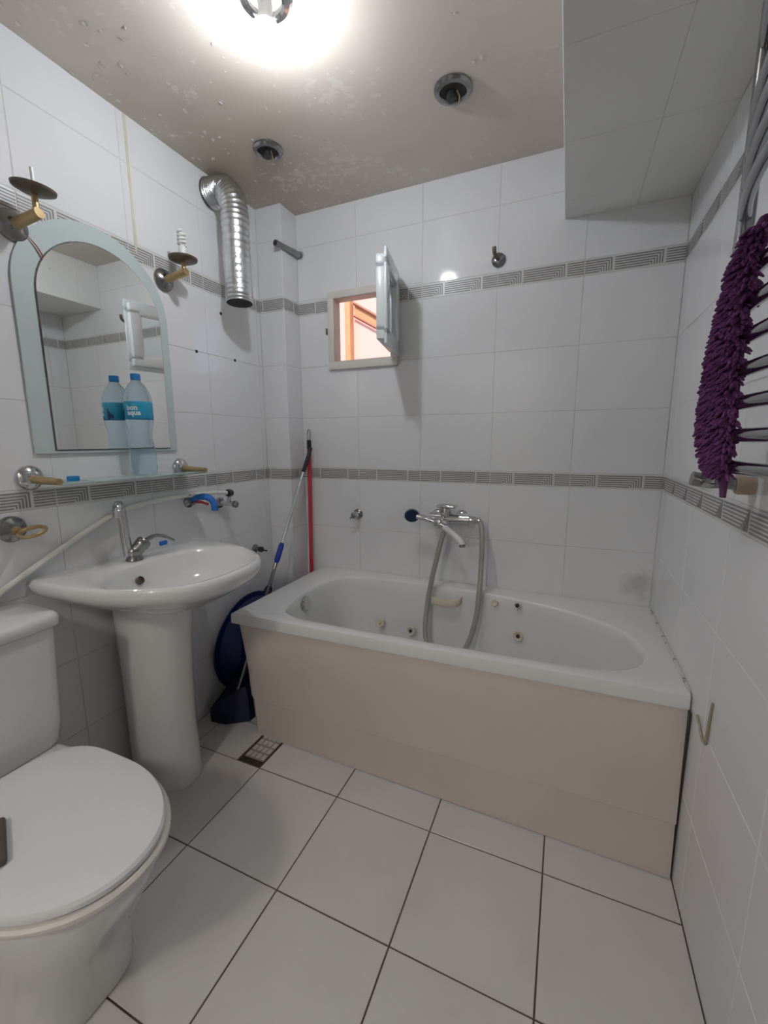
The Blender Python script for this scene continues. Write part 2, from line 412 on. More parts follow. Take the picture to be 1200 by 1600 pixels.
# floor
floor = struct(MB().box(-.14, W+.14, YF-.14, .05, -.12, -.0025).build('floor', 'floor_grout'))
FT = .335; FX, FY = .4317, -.797
def floor_tiles():
    xs = sorted({0, W, *[FX+k*FT for k in range(-1, 5) if .01 < FX+k*FT < W-.01]})
    ys = sorted({YF, 0, *[FY+k*FT for k in range(-4, 3) if YF+.02 < FY+k*FT < -.02]})
    for a, b in zip(xs, xs[1:]):
        for c, d in zip(ys, ys[1:]):
            for (p, q, r, s) in minus((a, b, c, d), (.322, .4317, -.797, -.60) if b < .45 else None):
                if s > -.4 and p > .3: continue          # nothing but the bath stands there
                o = put(tile_mesh(q-p, s-r, 'tile', 'floor_tile', .0042, .006, .001), 'tile', floor, None, Vector((1,0,0)), Vector((0,1,0)), Vector((0,0,1)),
                    Vector(((p+q)/2, (r+s)/2, random.uniform(-.0005, .0004))))
floor_tiles()
# ceiling
ceiling = struct(MB().box(-.14, W+.14, YF-.14, .05, H, H+.12).build('ceiling', 'ceiling_paint'))
flakes = [(.14,-.98),(.20,-1.02),(.22,-.99),(.17,-.90),(.25,-.95),(.12,-.93),(.24,-.80),(.27,-.73),(.11,-.72),(.18,-.60),(.21,-.56),(.47,-.84),(.46,-.80),(.43,-.76),
    (.55,-.72),(.53,-.66),(.45,-.60),(.48,-.57),(.62,-.57),(.24,-.52),(.29,-.36),(.33,-.34),(.26,-.28),(.21,-.26),(.31,-.25),(.18,-.31),(.40,-.30),(.45,-.36),
    (1.11,-.50),(1.13,-.505),(1.14,-.61),(1.09,-.66),(.99,-.52),(.98,-.46),(1.20,-.36),(.10,-.48),(.09,-.40),(.15,-.20),(.55,-.40),(.60,-.20),(.70,-.12),(.36,-.14)]
_r = random.Random(11)
flakes += [(_r.uniform(.02,.42)**1.15, _r.uniform(-1.15,-.14)) for _ in range(46)]+[(_r.uniform(.2,1.3), -_r.uniform(.01,.09)) for _ in range(22)]
flakes = [f for f in flakes if not (f[0] < .19 and -.47 < f[1] < -.33)]
def paint_flakes():
    for (x, y) in flakes:
        n = 7; s_ = random.uniform(.0025, .0075); st = random.uniform(1, 1.9); an = random.uniform(0, 6.3)
        ring = []; inner = []
        for k in range(n):
            a = 2*math.pi*k/n; r = s_*random.uniform(.6, 1.15)
            px, py = r*st*math.cos(a), r*math.sin(a)
            qx, qy = px*math.cos(an)-py*math.sin(an), px*math.sin(an)+py*math.cos(an)
            ring.append((x+qx, y+qy, H-.0006-random.uniform(.0002, .0022))); inner.append((x+qx*.5, y+qy*.5, H-.0012))
        MB().loft([ring, inner], False, True).build('paint_flake', 'paint_flake', ceiling, 10)
paint_flakes()

# ------------------------------------------------------------------ window
def window():
    w = struct(MB().box(.318, .683, -.016, .0005, 1.566, WZ0+.004, .003).box(.318, .683, -.016, .0005, WZ1-.004, 1.926, .003)
        .box(.318, WX0+.004, -.0155, .0005, WZ0, WZ1, .003).box(WX1-.004, .683, -.0155, .0005, WZ0, WZ1, .003).build('window_1', 'cream_frame'))
    t = .006
    MB().box(WX0, WX0+t, -.01, .049, WZ0, WZ1).box(WX1-t, WX1, -.01, .049, WZ0, WZ1).box(WX0, WX1, -.01, .049, WZ1-t, WZ1).box(WX0, WX1, -.01, .049, WZ0, WZ0+t).build('reveal', 'reveal', w)
    MB().box(.300, .309, -.006, .0005, 1.735, 1.765, .002).build('latch_plate', 'old_bronze', w)
    # sash, hinged on the right and swung into the room: local s along the sash from the hinge, n = room-side face
    hinge = Vector((.684, -.022, 0)); d = Vector((.20, -.98, 0)).normalized(); n = Vector((d.y*-1, d.x, 0))  # n points to +x
    MX = Matrix((d, n, Vector((0,0,1)))).transposed().to_4x4(); MX.translation = hinge
    L = .292; z0, z1 = 1.597, 1.948
    def ringbox(s0, s1, n0, n1, a, b, wd, bev):
        return (MB().box(s0, s1, n0, n1, a, a+wd, bev, 2, MX).box(s0, s1, n0, n1, b-wd, b, bev, 2, MX)
                .box(s0, s0+wd, n0, n1, a+wd*.6, b-wd*.6, bev, 2, MX).box(s1-wd, s1, n0, n1, a+wd*.6, b-wd*.6, bev, 2, MX))
    sash = ringbox(.012, L-.012, -.034, .0, z0+.02, z1-.02, .05, .003).build('sash', 'upvc', w)
    ringbox(0, L, 0, .012, z0, z1, .06, .003).build('sash_flange', 'upvc', sash)
    ringbox(.055, L-.055, -.030, -.010, z0+.062, z1-.062, .014, .003).build('glazing_bead', 'upvc', sash)
    MB().box(.05, L-.05, -.014, -.010, z0+.06, z1-.06, 0, 1, MX).build('pane', 'pane_glass', sash)
    for z in (1.63, 1.885):
        MB().lathe([(.006,-.022),(.006,.022)], (.684,-.012,z), (0,0,1), 12).build('hinge', 'cream_frame', sash)
window()

# outside the window
def outside():
    b = thing('pink_building', 'pink rendered building outside the open window', 'building', (-.2, 1.9, -.1))
    MB().box(-3.2, 2.2, 1.9, 2.1, -.1, 3.6).build('facade', 'pink_wall', b)
    MB().box(-.575, -.52, 1.82, 1.90, -.1, 3.6, .004).build('downpipe', 'orange_pole', b)
    def beam(p, q, t):
        MB().tube([p, q], t, 4).build('sloping_beam', 'brown_beam', b)
    beam((-.50, 1.87, 2.495), (.60, 1.87, 1.83), .014)
    beam((-.50, 1.87, 2.385), (.60, 1.87, 1.75), .010)
    MB().add([(-.50,1.885,2.48),(.60,1.885,1.82),(.60,1.885,1.76),(-.50,1.885,2.39),(-.50,1.905,2.48),(.60,1.905,1.82),(.60,1.905,1.76),(-.50,1.905,2.39)], [(0,1,2,3),(0,4,5,1),(1,5,6,2),(2,6,7,3),(3,7,4,0)]).build('sloping_fascia', 'orange_pole', b)
outside()
g = struct(MB().box(-4, 4, .05, 2.0, -.2, -.1).build('ground', 'grout'))

# ------------------------------------------------------------------ ceiling lamps
def downlight(x, y, r, label, dead=True):
    t = thing('ceiling_downlight', label, 'ceiling light', (x, y, H), 'round downlights in the ceiling')
    MB().lathe([(r*.62,-.003),(r,-.002),(r*1.0,-.006),(r*.9,-.013),(r*.72,-.015),(r*.64,-.010),(r*.62,-.003)], (x,y,H), (0,0,1), 36, False).build('trim_ring', 'dark_chrome' if dead else 'chrome', t)
    if dead:
        MB().lathe([(r*.66,-.0085),(r*.5,-.004),(.001,-.003)], (x,y,H), (0,0,1), 28).build('recess_shade', 'duct_dark', t)  # dark disc on the solid ceiling, its colour stands in for recess shade
        MB().lathe([(.016,-.003),(.016,-.022),(.012,-.026),(.001,-.026)], (x-.006,y+.004,H), (0,0,1), 16).build('lamp_holder', 'black_plastic', t)
        MB().tube([(x+.012,y,H-.008),(x+.022,y-.004,H-.030),(x+.017,y+.006,H-.042)], .002, 6).build('wire', 'aged_brass', t)
    return t
downlight(.327, -.437, .055, 'empty dark downlight ring in the ceiling nearest the silver duct')
downlight(1.032, -.428, .060, 'empty downlight ring in a patched part of the ceiling above the bath')
lamp = downlight(.675, -.888, .066, 'lit ceiling downlight with a bare glowing bulb', False)
MB().lathe([(.014,-.004),(.017,-.012),(.017,-.042),(.020,-.050),(.027,-.060),(.030,-.067)], (.675,-.888,H), (0,0,1), 20).build('lamp_holder', 'white_plastic', lamp)
MB().lathe([(.001,-.120),(.012,-.118),(.022,-.112),(.029,-.103),(.0325,-.091),(.033,-.082),(.0315,-.072),(.0302,-.0665)], (.675,-.888,H), (0,0,1), 28).build('bulb', 'bulb_light', lamp)

# ------------------------------------------------------------------ duct
def duct():
    t = thing('ventilation_duct', 'crinkled silver aluminium ventilation duct bending down from under the ceiling', 'duct', (0,-.405,2.225))
    path = spline([(.0,-.405,2.232),(.045,-.405,2.232),(.085,-.404,2.222),(.118,-.403,2.178),(.124,-.404,2.10),(.124,-.406,1.98),(.126,-.408,1.86),(.128,-.41,1.79)], 14)
    rs = [.0545+.0019*math.sin(i*2.1)+.0012*math.sin(i*.37) for i in range(len(path))]
    MB().tube(path, rs, 28, False).build('hose', 'aluminium', t, 60)
    MB().tube(path[-5:], .0525, 24).build('opening_shade', 'duct_dark', t)  # solid dark plug, shade inside the duct mouth put into colour
    MB().torus((.003,-.405,2.232), (1,0,0), .056, .004, 28, 8).build('wall_collar', 'dark_chrome', t)
duct()
# pipe stub on the boxed corner
t = thing('pipe_stub', 'short capless pipe stub sticking out of the tiles near the ceiling', 'pipe', (.168,0,2.118))
MB().tube([(.166,.002,2.118),(.140,-.165,2.117)], .0135, 18).build('pipe', 'dark_chrome', t)
MB().tube([(.1405,-.160,2.117),(.1397,-.1665,2.117)], .0105, 16).build('opening_shade', 'duct_dark', t)  # dark plug coloured as the shade inside the hollow pipe end
MB().lathe([(.020,.0),(.019,.006),(.013,.008)], (.166,0,2.118), (-.15,-1,0), 20).build('collar', 'chrome', t)

# ------------------------------------------------------------------ mirror with frosted border
def arch(cy, hw, z0, zs, ztop, n=28):
    pts = [(cy-hw, z0), (cy+hw, z0)]
    for k in range(n+1):
        a = math.pi*k/n; pts.append((cy+hw*math.cos(a), zs+(ztop-zs)*math.sin(a)))
    return pts
def mirror():
    t = thing('arched_mirror', 'arched wall mirror with a wide frosted glass border above the shelf', 'mirror', (0,-.925,1.18))
    o = arch(-.925, .246, 1.186, 1.655, 1.890); i = arch(-.915, .200, 1.197, 1.640, 1.833)
    def slab(poly, x0, x1): return MB().loft([[(x0,y,z) for y,z in poly], [(x1,y,z) for y,z in poly]])
    slab(o, .003, .009).build('frosted_border', 'frosted_glass', t)
    slab(arch(-.915, .2035, 1.1935, 1.640, 1.8365), .008, .0102).build('bevel_line', 'mirror_edge', t)
    slab(i, .009, .0135).build('mirror_glass', 'mirror', t)
mirror()

# ------------------------------------------------------------------ sconces
def sconce(y, z, tilt, lab, ctr_y, dish_y, dish_z, xa):
    t = thing('wall_sconce', lab, 'wall lamp', (0,y,z), 'pair of brass wall lamps beside the mirror')
    MB().lathe([(.040,0),(.040,.006),(.034,.014),(.020,.020),(.014,.024)], (0,y,z), (1,0,0), 28).build('wall_rosette', 'dark_chrome', t)
    e = (xa, dish_y, z+.018)
    MB().tube(spline([(.018,y,z),(xa*.6,y*.5+dish_y*.5,z+.008),(xa+.012,dish_y,z+.016)],5), .0135, 14).build('arm', 'aged_brass', t)
    MB().tube([(xa,dish_y,z+.022),(xa,dish_y,dish_z)], .0075, 10).build('stem', 'aged_brass', t)
    ax = Vector((tilt,0,1))
    MB().lathe([(.010,-.006),(.030,-.004),(.048,.004),(.050,.010),(.047,.011),(.028,.004),(.001,.003)], (xa,dish_y,dish_z), ax, 32).build('saucer', 'old_bronze', t)
    MB().lathe([(.014,.0),(.014,.014),(.011,.018),(.001,.018)], (xa,dish_y,dish_z+.003), ax, 16).build('socket', 'dark_chrome', t)
    return t
sc_l = sconce(-1.150, 1.800, .12, 'brass wall lamp with a tilted bronze saucer left of the arched mirror', -1.15, -1.138, 1.868, .10)
MB().tube([(.101,-1.138,1.885),(.101,-1.138,1.925)], .0045, 10).build('candle_tube', 'cfl_glass', sc_l)
sc_r = sconce(-.672, 1.815, 0, 'brass wall lamp carrying a small white spiral bulb right of the arched mirror', -.66, -.664, 1.868, .10)
MB().lathe([(.014,.018),(.015,.030),(.013,.046),(.010,.050)], (.10,-.664,1.868), (0,0,1), 18).build('bulb_base', 'white_plastic', sc_r)
hel = [(.10+.012*math.cos(a*.55), -.664+.012*math.sin(a*.55), 1.918+a*.0011) for a in range(0, 46)]
MB().tube(hel, .0042, 8).build('spiral_tube', 'cfl_glass', sc_r)
# loose wires below the left lamp
for k, (dy, dz) in enumerate(((.018,-.055),(.034,-.075))):
    MB().tube(spline([(.008,-1.128+.006*k,1.79),(.010,-1.115+dy*.6,1.765),(.0125,-1.105+dy,1.79+dz)],5), .0014, 6).build('loose_wire', 'brown_beam', sc_l)

# ------------------------------------------------------------------ shelf and what stands on it
def shelf():
    t = thing('glass_shelf', 'narrow greenish glass shelf on two brackets under the mirror', 'shelf', (0,-.93,1.10))
    MB().box(.012, .128, -1.178, -.652, 1.0985, 1.1055, .0015).build('glass_plate', 'shelf_glass', t)
    for y in (-1.192, -.668):
        b = MB().lathe([(.036,0),(.036,.005),(.031,.013),(.018,.019),(.012,.022)], (0,y,1.118), (1,0,0), 28).build('bracket', 'chrome', t)
        MB().tube([(.016,y,1.115),(.06,y+.002,1.1115),(.132,y+.006,1.1095)], [.0125,.0115,.0095], 14).build('bracket_arm', 'aged_brass', b)
shelf()
def bottle():
    cx, cy, z0 = .068, -.876, 1.106
    t = thing('water_bottle', 'empty clear plastic water bottle with blue cap and label on the glass shelf', 'bottle', (cx,cy,z0))
    prof = [(.001,.006),(.020,.003),(.032,.0),(.039,.006),(.0425,.020),(.0425,.070),(.0395,.085),(.0395,.090),(.0365,.110),(.0345,.130),(.036,.150),(.0405,.172),(.0435,.190),(.0435,.250),
            (.042,.264),(.036,.284),(.026,.302),(.0155,.315),(.0125,.320),(.0125,.330)]
    MB().lathe(prof, (cx,cy,z0), (0,0,1), 40).build('body', 'bottle_pet', t, 50)
    MB().lathe([(.0150,.319),(.0155,.321),(.0155,.337),(.0145,.340),(.001,.340)], (cx,cy,z0), (0,0,1), 28).build('cap', 'bottle_cap', t)
    lab = MB().lathe([(.0439,.191),(.0443,.192),(.0443,.246),(.0439,.247)], (cx,cy,z0), (0,0,1), 48, False).build('paper_label', 'bottle_label', t)
    a0 = math.atan2(CY-cy, CX-cx)
    def wrap(txt, size, a_mid, zc, name):
        c = bpy.data.curves.new(name, 'FONT'); c.body = txt; c.size = size; c.align_x = 'LEFT'; c.offset = .0007
        c.resolution_u = 2
        ob = bpy.data.objects.new(name, c); COL.objects.link(ob)
        dg = bpy.context.evaluated_depsgraph_get(); dg.update()
        me = bpy.data.meshes.new_from_object(ob.evaluated_get(dg)); bpy.data.objects.remove(ob)
        vs = []; r = .0449
        bm = bmesh.new(); bm.from_mesh(me); bmesh.ops.subdivide_edges(bm, edges=[e for e in bm.edges if e.calc_length() > .004], cuts=2)
        bm.verts.index_update()
        for v in bm.verts:
            a = a_mid+v.co.x/r; vs.append((cx+r*math.cos(a), cy+r*math.sin(a), z0+zc+v.co.y))
        fs = [[v.index for v in f.verts] for f in bm.faces]; bm.free()
        MB().add(vs, fs).build(name, 'label_white', lab)
    wrap('bon', .023, a0-.85, .2185, 'lettering'); wrap('aqua', .023, a0-.82, .2025, 'lettering')
    # dark blue wave on the far side of the label (seen in the mirror)
    vs = []; N = 10
    for k in range(N+1):
        a = a0-1.62+.45*k/N; lo = .192+.004*math.sin(k*.5); hi = .205+.028*(k/N)**2
        vs += [(cx+.0447*math.cos(a), cy+.0447*math.sin(a), z0+lo), (cx+.0447*math.cos(a), cy+.0447*math.sin(a), z0+hi)]
    MB().add(vs, [(2*k, 2*k+2, 2*k+3, 2*k+1) for k in range(N)]).build('label_wave', 'label_navy', lab)
bottle()
tag(MB().lathe([(.001,.0),(.0155,.0),(.016,.002),(.016,.012),(.0145,.0145),(.001,.0145)], (.088,-1.124,1.106), (0,0,1), 28).build('bottle_cap', 'bottle_cap'),
    'loose blue bottle cap lying near the left end of the glass shelf', 'bottle cap')

# ------------------------------------------------------------------ towel ring, taps and hose on the left wall
t = thing('towel_ring', 'chrome wall rosette with a small brass ring below the shelf', 'towel ring', (0,-1.254,.978))
MB().lathe([(.037,0),(.037,.006),(.033,.014),(.02,.021),(.013,.024)], (0,-1.254,.978), (1,0,0), 28).build('wall_rosette', 'dark_chrome', t)
MB().tube([(.02,-1.254,.976),(.036,-1.252,.972)], .012, 14).build('post', 'aged_brass', t)
MB().torus((.066,-1.236,.972), (.12,-.28,.95), .031, .0055, 32, 10).build('ring', 'aged_brass', t)

t = thing('taped_tap', 'bib tap wrapped in blue tape on the tiles beside the mirror shelf', 'tap', (0,-.64,.975))
MB().lathe([(.025,0),(.025,.005),(.020,.012),(.013,.018),(.012,.03)], (0,-.64,.975), (1,0,0), 24).build('wall_rosette', 'dark_chrome', t)
MB().tube(spline([(.02,-.640,.982),(.045,-.632,.993),(.075,-.622,.996),(.100,-.613,.984),(.110,-.610,.962),(.111,-.610,.940)],5), [.0125]*8+[.0135]*18, 14).build('spout', 'blue_tape', t)
MB().tube([(.035,-.640,.975),(.06,-.63,.975),(.088,-.62,.966)], .0055, 10).build('red_stem', 'red_paint', t)
MB().tube([(.022,-.645,.998),(.03,-.655,1.006),(.04,-.665,1.008)], .004, 8).build('handle', 'dark_chrome', t)

t = thing('angle_valve', 'chrome angle valve with a black hose nut right of the blue taped tap', 'valve', (0,-.47,.948))
MB().lathe([(.024,0),(.024,.005),(.019,.010),(.012,.014)], (0,-.47,.948), (1,0,0), 24).build('wall_rosette', 'dark_chrome', t)
MB().tube([(.01,-.47,.948),(.075,-.462,.944)], .011, 14).build('body', 'chrome', t)
MB().lathe([(.013,0),(.015,.004),(.015,.016),(.012,.02)], (.072,-.462,.944), (1,.1,-.1), 16).build('knob', 'dark_chrome', t)
MB().tube([(.05,-.464,.950),(.052,-.462,.985)], .009, 12).build('outlet', 'chrome', t)
MB().lathe([(.012,-.014),(.0165,-.010),(.0165,.010),(.012,.014)], (.053,-.462,.993), (.25,-.9,.1), 18).build('hose_nut', 'black_plastic', t)
tag(MB().tube(spline([(.053,-.478,.995),(.045,-.53,1.002),(.030,-.62,1.004),(.022,-.72,1.003),(.016,-.84,.998),(.014,-.95,.978),(.013,-1.05,.938),(.012,-1.16,.885),(.012,-1.30,.812),(.011,-1.42,.742),(.010,-1.52,.66)],6), .0088, 10)
    .build('supply_hose', 'hose_white'), 'thin white supply hose running along the tiles behind the wash basin', 'hose')

t = thing('stop_valve', 'small dark stop valve on the tiles beyond the right end of the wash basin', 'valve', (0,-.256,.683))
MB().lathe([(.022,0),(.022,.005),(.017,.010),(.010,.014),(.010,.03)], (0,-.256,.683), (1,0,0), 20).build('wall_rosette', 'dark_chrome', t)
MB().lathe([(.012,0),(.014,.003),(.014,.018),(.010,.022)], (.028,-.256,.683), (1,0,0), 16).build('knob', 'black_plastic', t)
MB().tube([(.04,-.256,.680),(.06,-.235,.672)], .004, 8).build('lever', 'black_plastic', t)
# screw holes, stained joint
for k, (y, z, w_) in enumerate(((-.538,1.586,'first'),(-.317,1.587,'second'),(-.387,1.771,'third'))):
    lb = ('black wall plug in the tiles right of the mirror, nearest the mirror', 'black wall plug in the tiles below the duct, close to the boxed corner', 'black wall plug just under the open end of the duct')[k]
    tag(MB().lathe([(.0065,0),(.0065,.002),(.004,.003),(.001,.0015)], (0,y,z), (1,0,0), 12).build('wall_plug', 'black_plastic'), lb, 'wall plug', 'black wall plugs in the left wall')
MB().box(-.002, .0016, -.778, -.770, Z2T-.03, H-.002, .0008).build('stained_joint', 'stain', wall_left)
MB().box(-.002, .0012, -.7695, -.763, Z2T, H-.002, .0006).build('joint_filler', 'hose_white', wall_left)

# ------------------------------------------------------------------ wash basin, pedestal, faucet
BYC = -.943
def basin():
    t = thing('wash_basin', 'white ceramic pedestal wash basin under the glass shelf', 'wash basin', (.15,BYC,0))
    def dpoly(hw, dep, x0, e1=2.7, e2=2.3):
        pts = []
        for k in range(61):
            u = -1+2*k/60
            pts.append((x0+(dep-x0)*max(0,1-abs(u)**e1)**(1/e2), BYC+hw*u))
        return pts
    c = (.26, BYC); n = 96
    O = dpoly(.302, .525, .004); I = [(.312+.182*math.cos(2*math.pi*k/72), BYC+.252*math.copysign(abs(math.sin(2*math.pi*k/72))**.9, math.sin(2*math.pi*k/72))) for k in range(72)]
    P = [(.135+.13*math.cos(2*math.pi*k/48), BYC+.118*math.sin(2*math.pi*k/48)) for k in range(48)]
    rings = []
    def mixring(A, B, f, z):
        ra, rb = ring_of(A, c, z, n), ring_of(B, c, z, n)
        return [(a[0]*(1-f)+b[0]*f, a[1]*(1-f)+b[1]*f, z) for a, b in zip(ra, rb)]
    PB = [(.15+.13*math.cos(2*math.pi*k/48), BYC+.13*math.sin(2*math.pi*k/48)) for k in range(48)]
    def pr(k, z): 
        return [(.15+.125*math.cos(2*math.pi*j/n), BYC+.125*math.sin(2*math.pi*j/n), z) for j in range(n)]
    def outer(s, z): return [(max(.004, c[0]+(x-c[0])*s), c[1]+(y-c[1])*s, z) for x, y, _ in ring_of(O, c, z, n)]
    def lerp(a, b, f): return [tuple(p*(1-f)+q*f for p, q in zip(u, v)) for u, v in zip(a, b)]
    base = pr(0, .692)
    rings.append(base)
    rings.append(lerp(base, outer(.66, .722), .6)); rings.append(outer(.66, .724)); rings.append(outer(.80, .748)); rings.append(outer(.90, .766)); rings.append(outer(.96, .780)); rings.append(outer(.99, .793))
    rings.append(outer(1.0, .806)); rings.append(outer(.995, .816)); rings.append(outer(.98, .8225)); rings.append(outer(.965, .8245))
    inn = ring_of(I, c, .822, n); rings.append(lerp(outer(.965,.8245), inn, .6)); rings.append(inn)
    for s, z in ((.965,.812),(.93,.795),(.87,.765),(.76,.735),(.58,.71),(.34,.697),(.10,.694)):
        rings.append([(.305+(x-.305)*s-.01*(1-s), BYC+(y-BYC)*s, z) for x, y, _ in inn])
    MB().loft(rings).build('bowl', 'ceramic', t, 60)
    MB().lathe([(.022,.0),(.020,.003),(.012,.002),(.001,.001)], (.295,BYC,.694), (0,0,1), 20).build('drain', 'chrome', t)
    ov = Vector((.1495,BYC-.075,.770)); 
    MB().lathe([(.0135,-.004),(.0135,.004),(.011,.0055),(.0105,-.002),(.001,-.003)], (.163,BYC-.060,.770), (1,0,.45), 20).build('overflow', 'old_bronze', t)
    # pedestal
    N = 40; rr = []
    for z, hx, hy, cx in ((0,.128,.098,.125),(.012,.130,.100,.125),(.05,.126,.098,.122),(.2,.116,.102,.122),(.4,.116,.106,.124),(.55,.120,.112,.128),(.66,.126,.119,.136),(.715,.132,.124,.142)):
        ring = []
        for k in range(N):
            a = 2*math.pi*k/N; ca, sa = math.cos(a), math.sin(a)
            ring.append((max(.006, cx+hx*math.copysign(abs(ca)**.9, ca)), BYC+.002+hy*math.copysign(abs(sa)**.9, sa), z))
        rr.append(ring)
    MB().loft(rr).build('pedestal', 'ceramic', t, 60)
    MB().lathe([(.104,0),(.112,0),(.109,.005),(.104,.006)], (.125,BYC+.002,.0003), (0,0,1), 40, False).build('dirt_bead', 'stain', t)
basin()
def faucet():
    b = Vector((.098,-.968,.824))
    t = thing('basin_faucet', 'chrome swan-neck mixer faucet standing on the wash basin', 'faucet', b)
    e = Vector((.35,.937,0)).normalized()
    MB().lathe([(.027,0),(.026,.004),(.023,.010),(.023,.022),(.027,.032),(.023,.040)], b, (.02,.04,1), 28).build('base', 'dark_chrome', t)
    body = b+Vector((0,0,.026))
    f = Vector((.75,-.66,0)).normalized(); r0 = b-e*.016
    p = [r0+Vector((0,0,.018)), r0+Vector((0,0,.07))-e*.004, r0+Vector((0,0,.13))-e*.006, r0+Vector((0,0,.165))-e*.008, r0+Vector((0,0,.187))-e*.008+f*.010, r0+Vector((0,0,.195))-e*.010+f*.030, r0+Vector((0,0,.188))-e*.012+f*.050, r0+Vector((0,0,.170))-e*.012+f*.058]
    MB().tube(spline(p,5), [.0145]*16+[.0135]*20, 16).build('spout', 'chrome', t)
    MB().lathe([(.0145,0),(.0165,.002),(.0165,.022),(.014,.025)], p[-1]-Vector((0,0,.010)), (0,0,1), 18).build('aerator', 'chrome', t)
    cy0 = b+Vector((0,0,.022)); ax = (e*.72+Vector((0,0,.75))).normalized()
    MB().lathe([(.022,0),(.022,.030),(.0235,.033),(.0235,.050),(.019,.057),(.001,.058)], cy0, ax, 24).build('cartridge', 'dark_chrome', t)
    lv = cy0+ax*.050
    MB().tube(spline([lv, lv+e*.035+Vector((0,0,.014)), lv+e*.068+Vector((0,0,.006)), lv+e*.098+Vector((0,0,-.014))],5), [.0075]*5+[.006]*6+[.0042]*5, 10).build('lever', 'dark_chrome', t)
    q = lv+e*.060+Vector((.002,0,-.018))
    MB().box(q.x-.005, q.x+.005, q.y-.015, q.y+.013, q.z-.006, q.z+.009, .002).build('blue_tag', 'blue_tape', t)
faucet()

# ------------------------------------------------------------------ toilet
TY = -1.478
def toilet():
    t = thing('toilet', 'white close-coupled toilet with its lid closed beside the wash basin', 'toilet', (.35,TY,0))
    n = 56
    def egg(xb, xf, hw, z, e=0.0):
        ring = []; xm = xb+(xf-xb)*.46
        for k in range(n):
            a = 2*math.pi*k/n; ca, sa = math.cos(a), math.sin(a)
            rx = (xf-xm) if ca > 0 else (xm-xb); q = 1.0-.28*e if ca > 0 else .55
            ring.append((xm+rx*math.copysign(abs(ca)**q, ca), TY+hw*math.copysign(abs(sa)**(.9-.25*e if ca > 0 else .75), sa), z))
        return ring
    bowl = [egg(.10,.562,.138,0,1), egg(.10,.566,.140,.01,1), egg(.10,.566,.138,.05,1), egg(.09,.580,.140,.12,1), egg(.07,.618,.150,.20,.9), egg(.045,.668,.166,.28,.6),
            egg(.03,.704,.178,.335,.25), egg(.03,.720,.183,.365), egg(.03,.726,.184,.385), egg(.03,.722,.182,.396), egg(.04,.70,.172,.400)]
    MB().loft(bowl).build('bowl', 'ceramic', t, 60)
    # seat and lid outlines with a straighter back
    def lidring(xb, xf, hw, z):
        ring = []; xm = .47
        for k in range(n):
            a = 2*math.pi*k/n; ca, sa = math.cos(a), math.sin(a)
            if ca > 0: x = xm+(xf-xm)*ca; y = hw*math.copysign(abs(sa)**.96, sa)
            else: x = xm+(xm-xb)*math.copysign(abs(ca)**.42, ca); y = hw*(1-.12*abs(ca)**2)*math.copysign(abs(sa)**.62, sa)
            ring.append((x, TY+y, z))
        return ring
    MB().loft([lidring(.262,.735,.184,.402), lidring(.258,.741,.188,.408), lidring(.258,.741,.188,.416), lidring(.262,.736,.184,.4205)]).build('seat', 'seat_plastic', t, 40)
    lid = MB().loft([lidring(.252,.727,.176,.421), lidring(.25,.732,.180,.425), lidring(.25,.732,.180,.434), lidring(.252,.727,.176,.4395), lidring(.266,.705,.160,.442), lidring(.33,.62,.10,.4435)]).build('lid', 'lid_plastic', t, 40)
    for dy in (-.075, .075):
        MB().lathe([(.013,-.02),(.013,.02)], (.243,TY+dy,.414), (0,1,0), 14).build('hinge', 'lid_plastic', t)
    tk = MB()
    def rr(x0, x1, hw, z, r=.03, m=7):
        out = []
        for (cx, cy, a0) in ((x1-r, hw-r, 0), (x0+r, hw-r, 90), (x0+r, -hw+r, 180), (x1-r, -hw+r, 270)):
            for k in range(m):
                a = R(a0+90*k/(m-1)); out.append((cx+r*math.cos(a), TY+cy+r*math.sin(a), z))
        return out
    tk.loft([rr(.03,.19,.175,.401), rr(.026,.196,.186,.415), rr(.024,.198,.193,.47), rr(.024,.204,.203,.735)]).build('tank', 'ceramic', t, 50)
    MB().loft([rr(.022,.208,.205,.737), rr(.018,.214,.212,.742), rr(.018,.215,.213,.760), rr(.020,.213,.211,.769), rr(.026,.206,.204,.7745), rr(.08,.14,.12,.776)]).build('tank_lid', 'ceramic', t, 50)
    MB().lathe([(.024,0),(.024,.003),(.018,.006),(.001,.0065)], (.115,TY,.774), (0,0,1), 24).build('flush_button', 'chrome', t)
toilet()
tag(MB().box(-.064, .064, -.10, 0, .4436, .4586, .007, 3, Matrix.Translation((.462,-1.548,0)) @ Matrix.Rotation(R(-24), 4, 'Z')).build('brown_pad', 'brown_pad'), 'dark brown rounded pad lying on the closed toilet lid', 'pad')

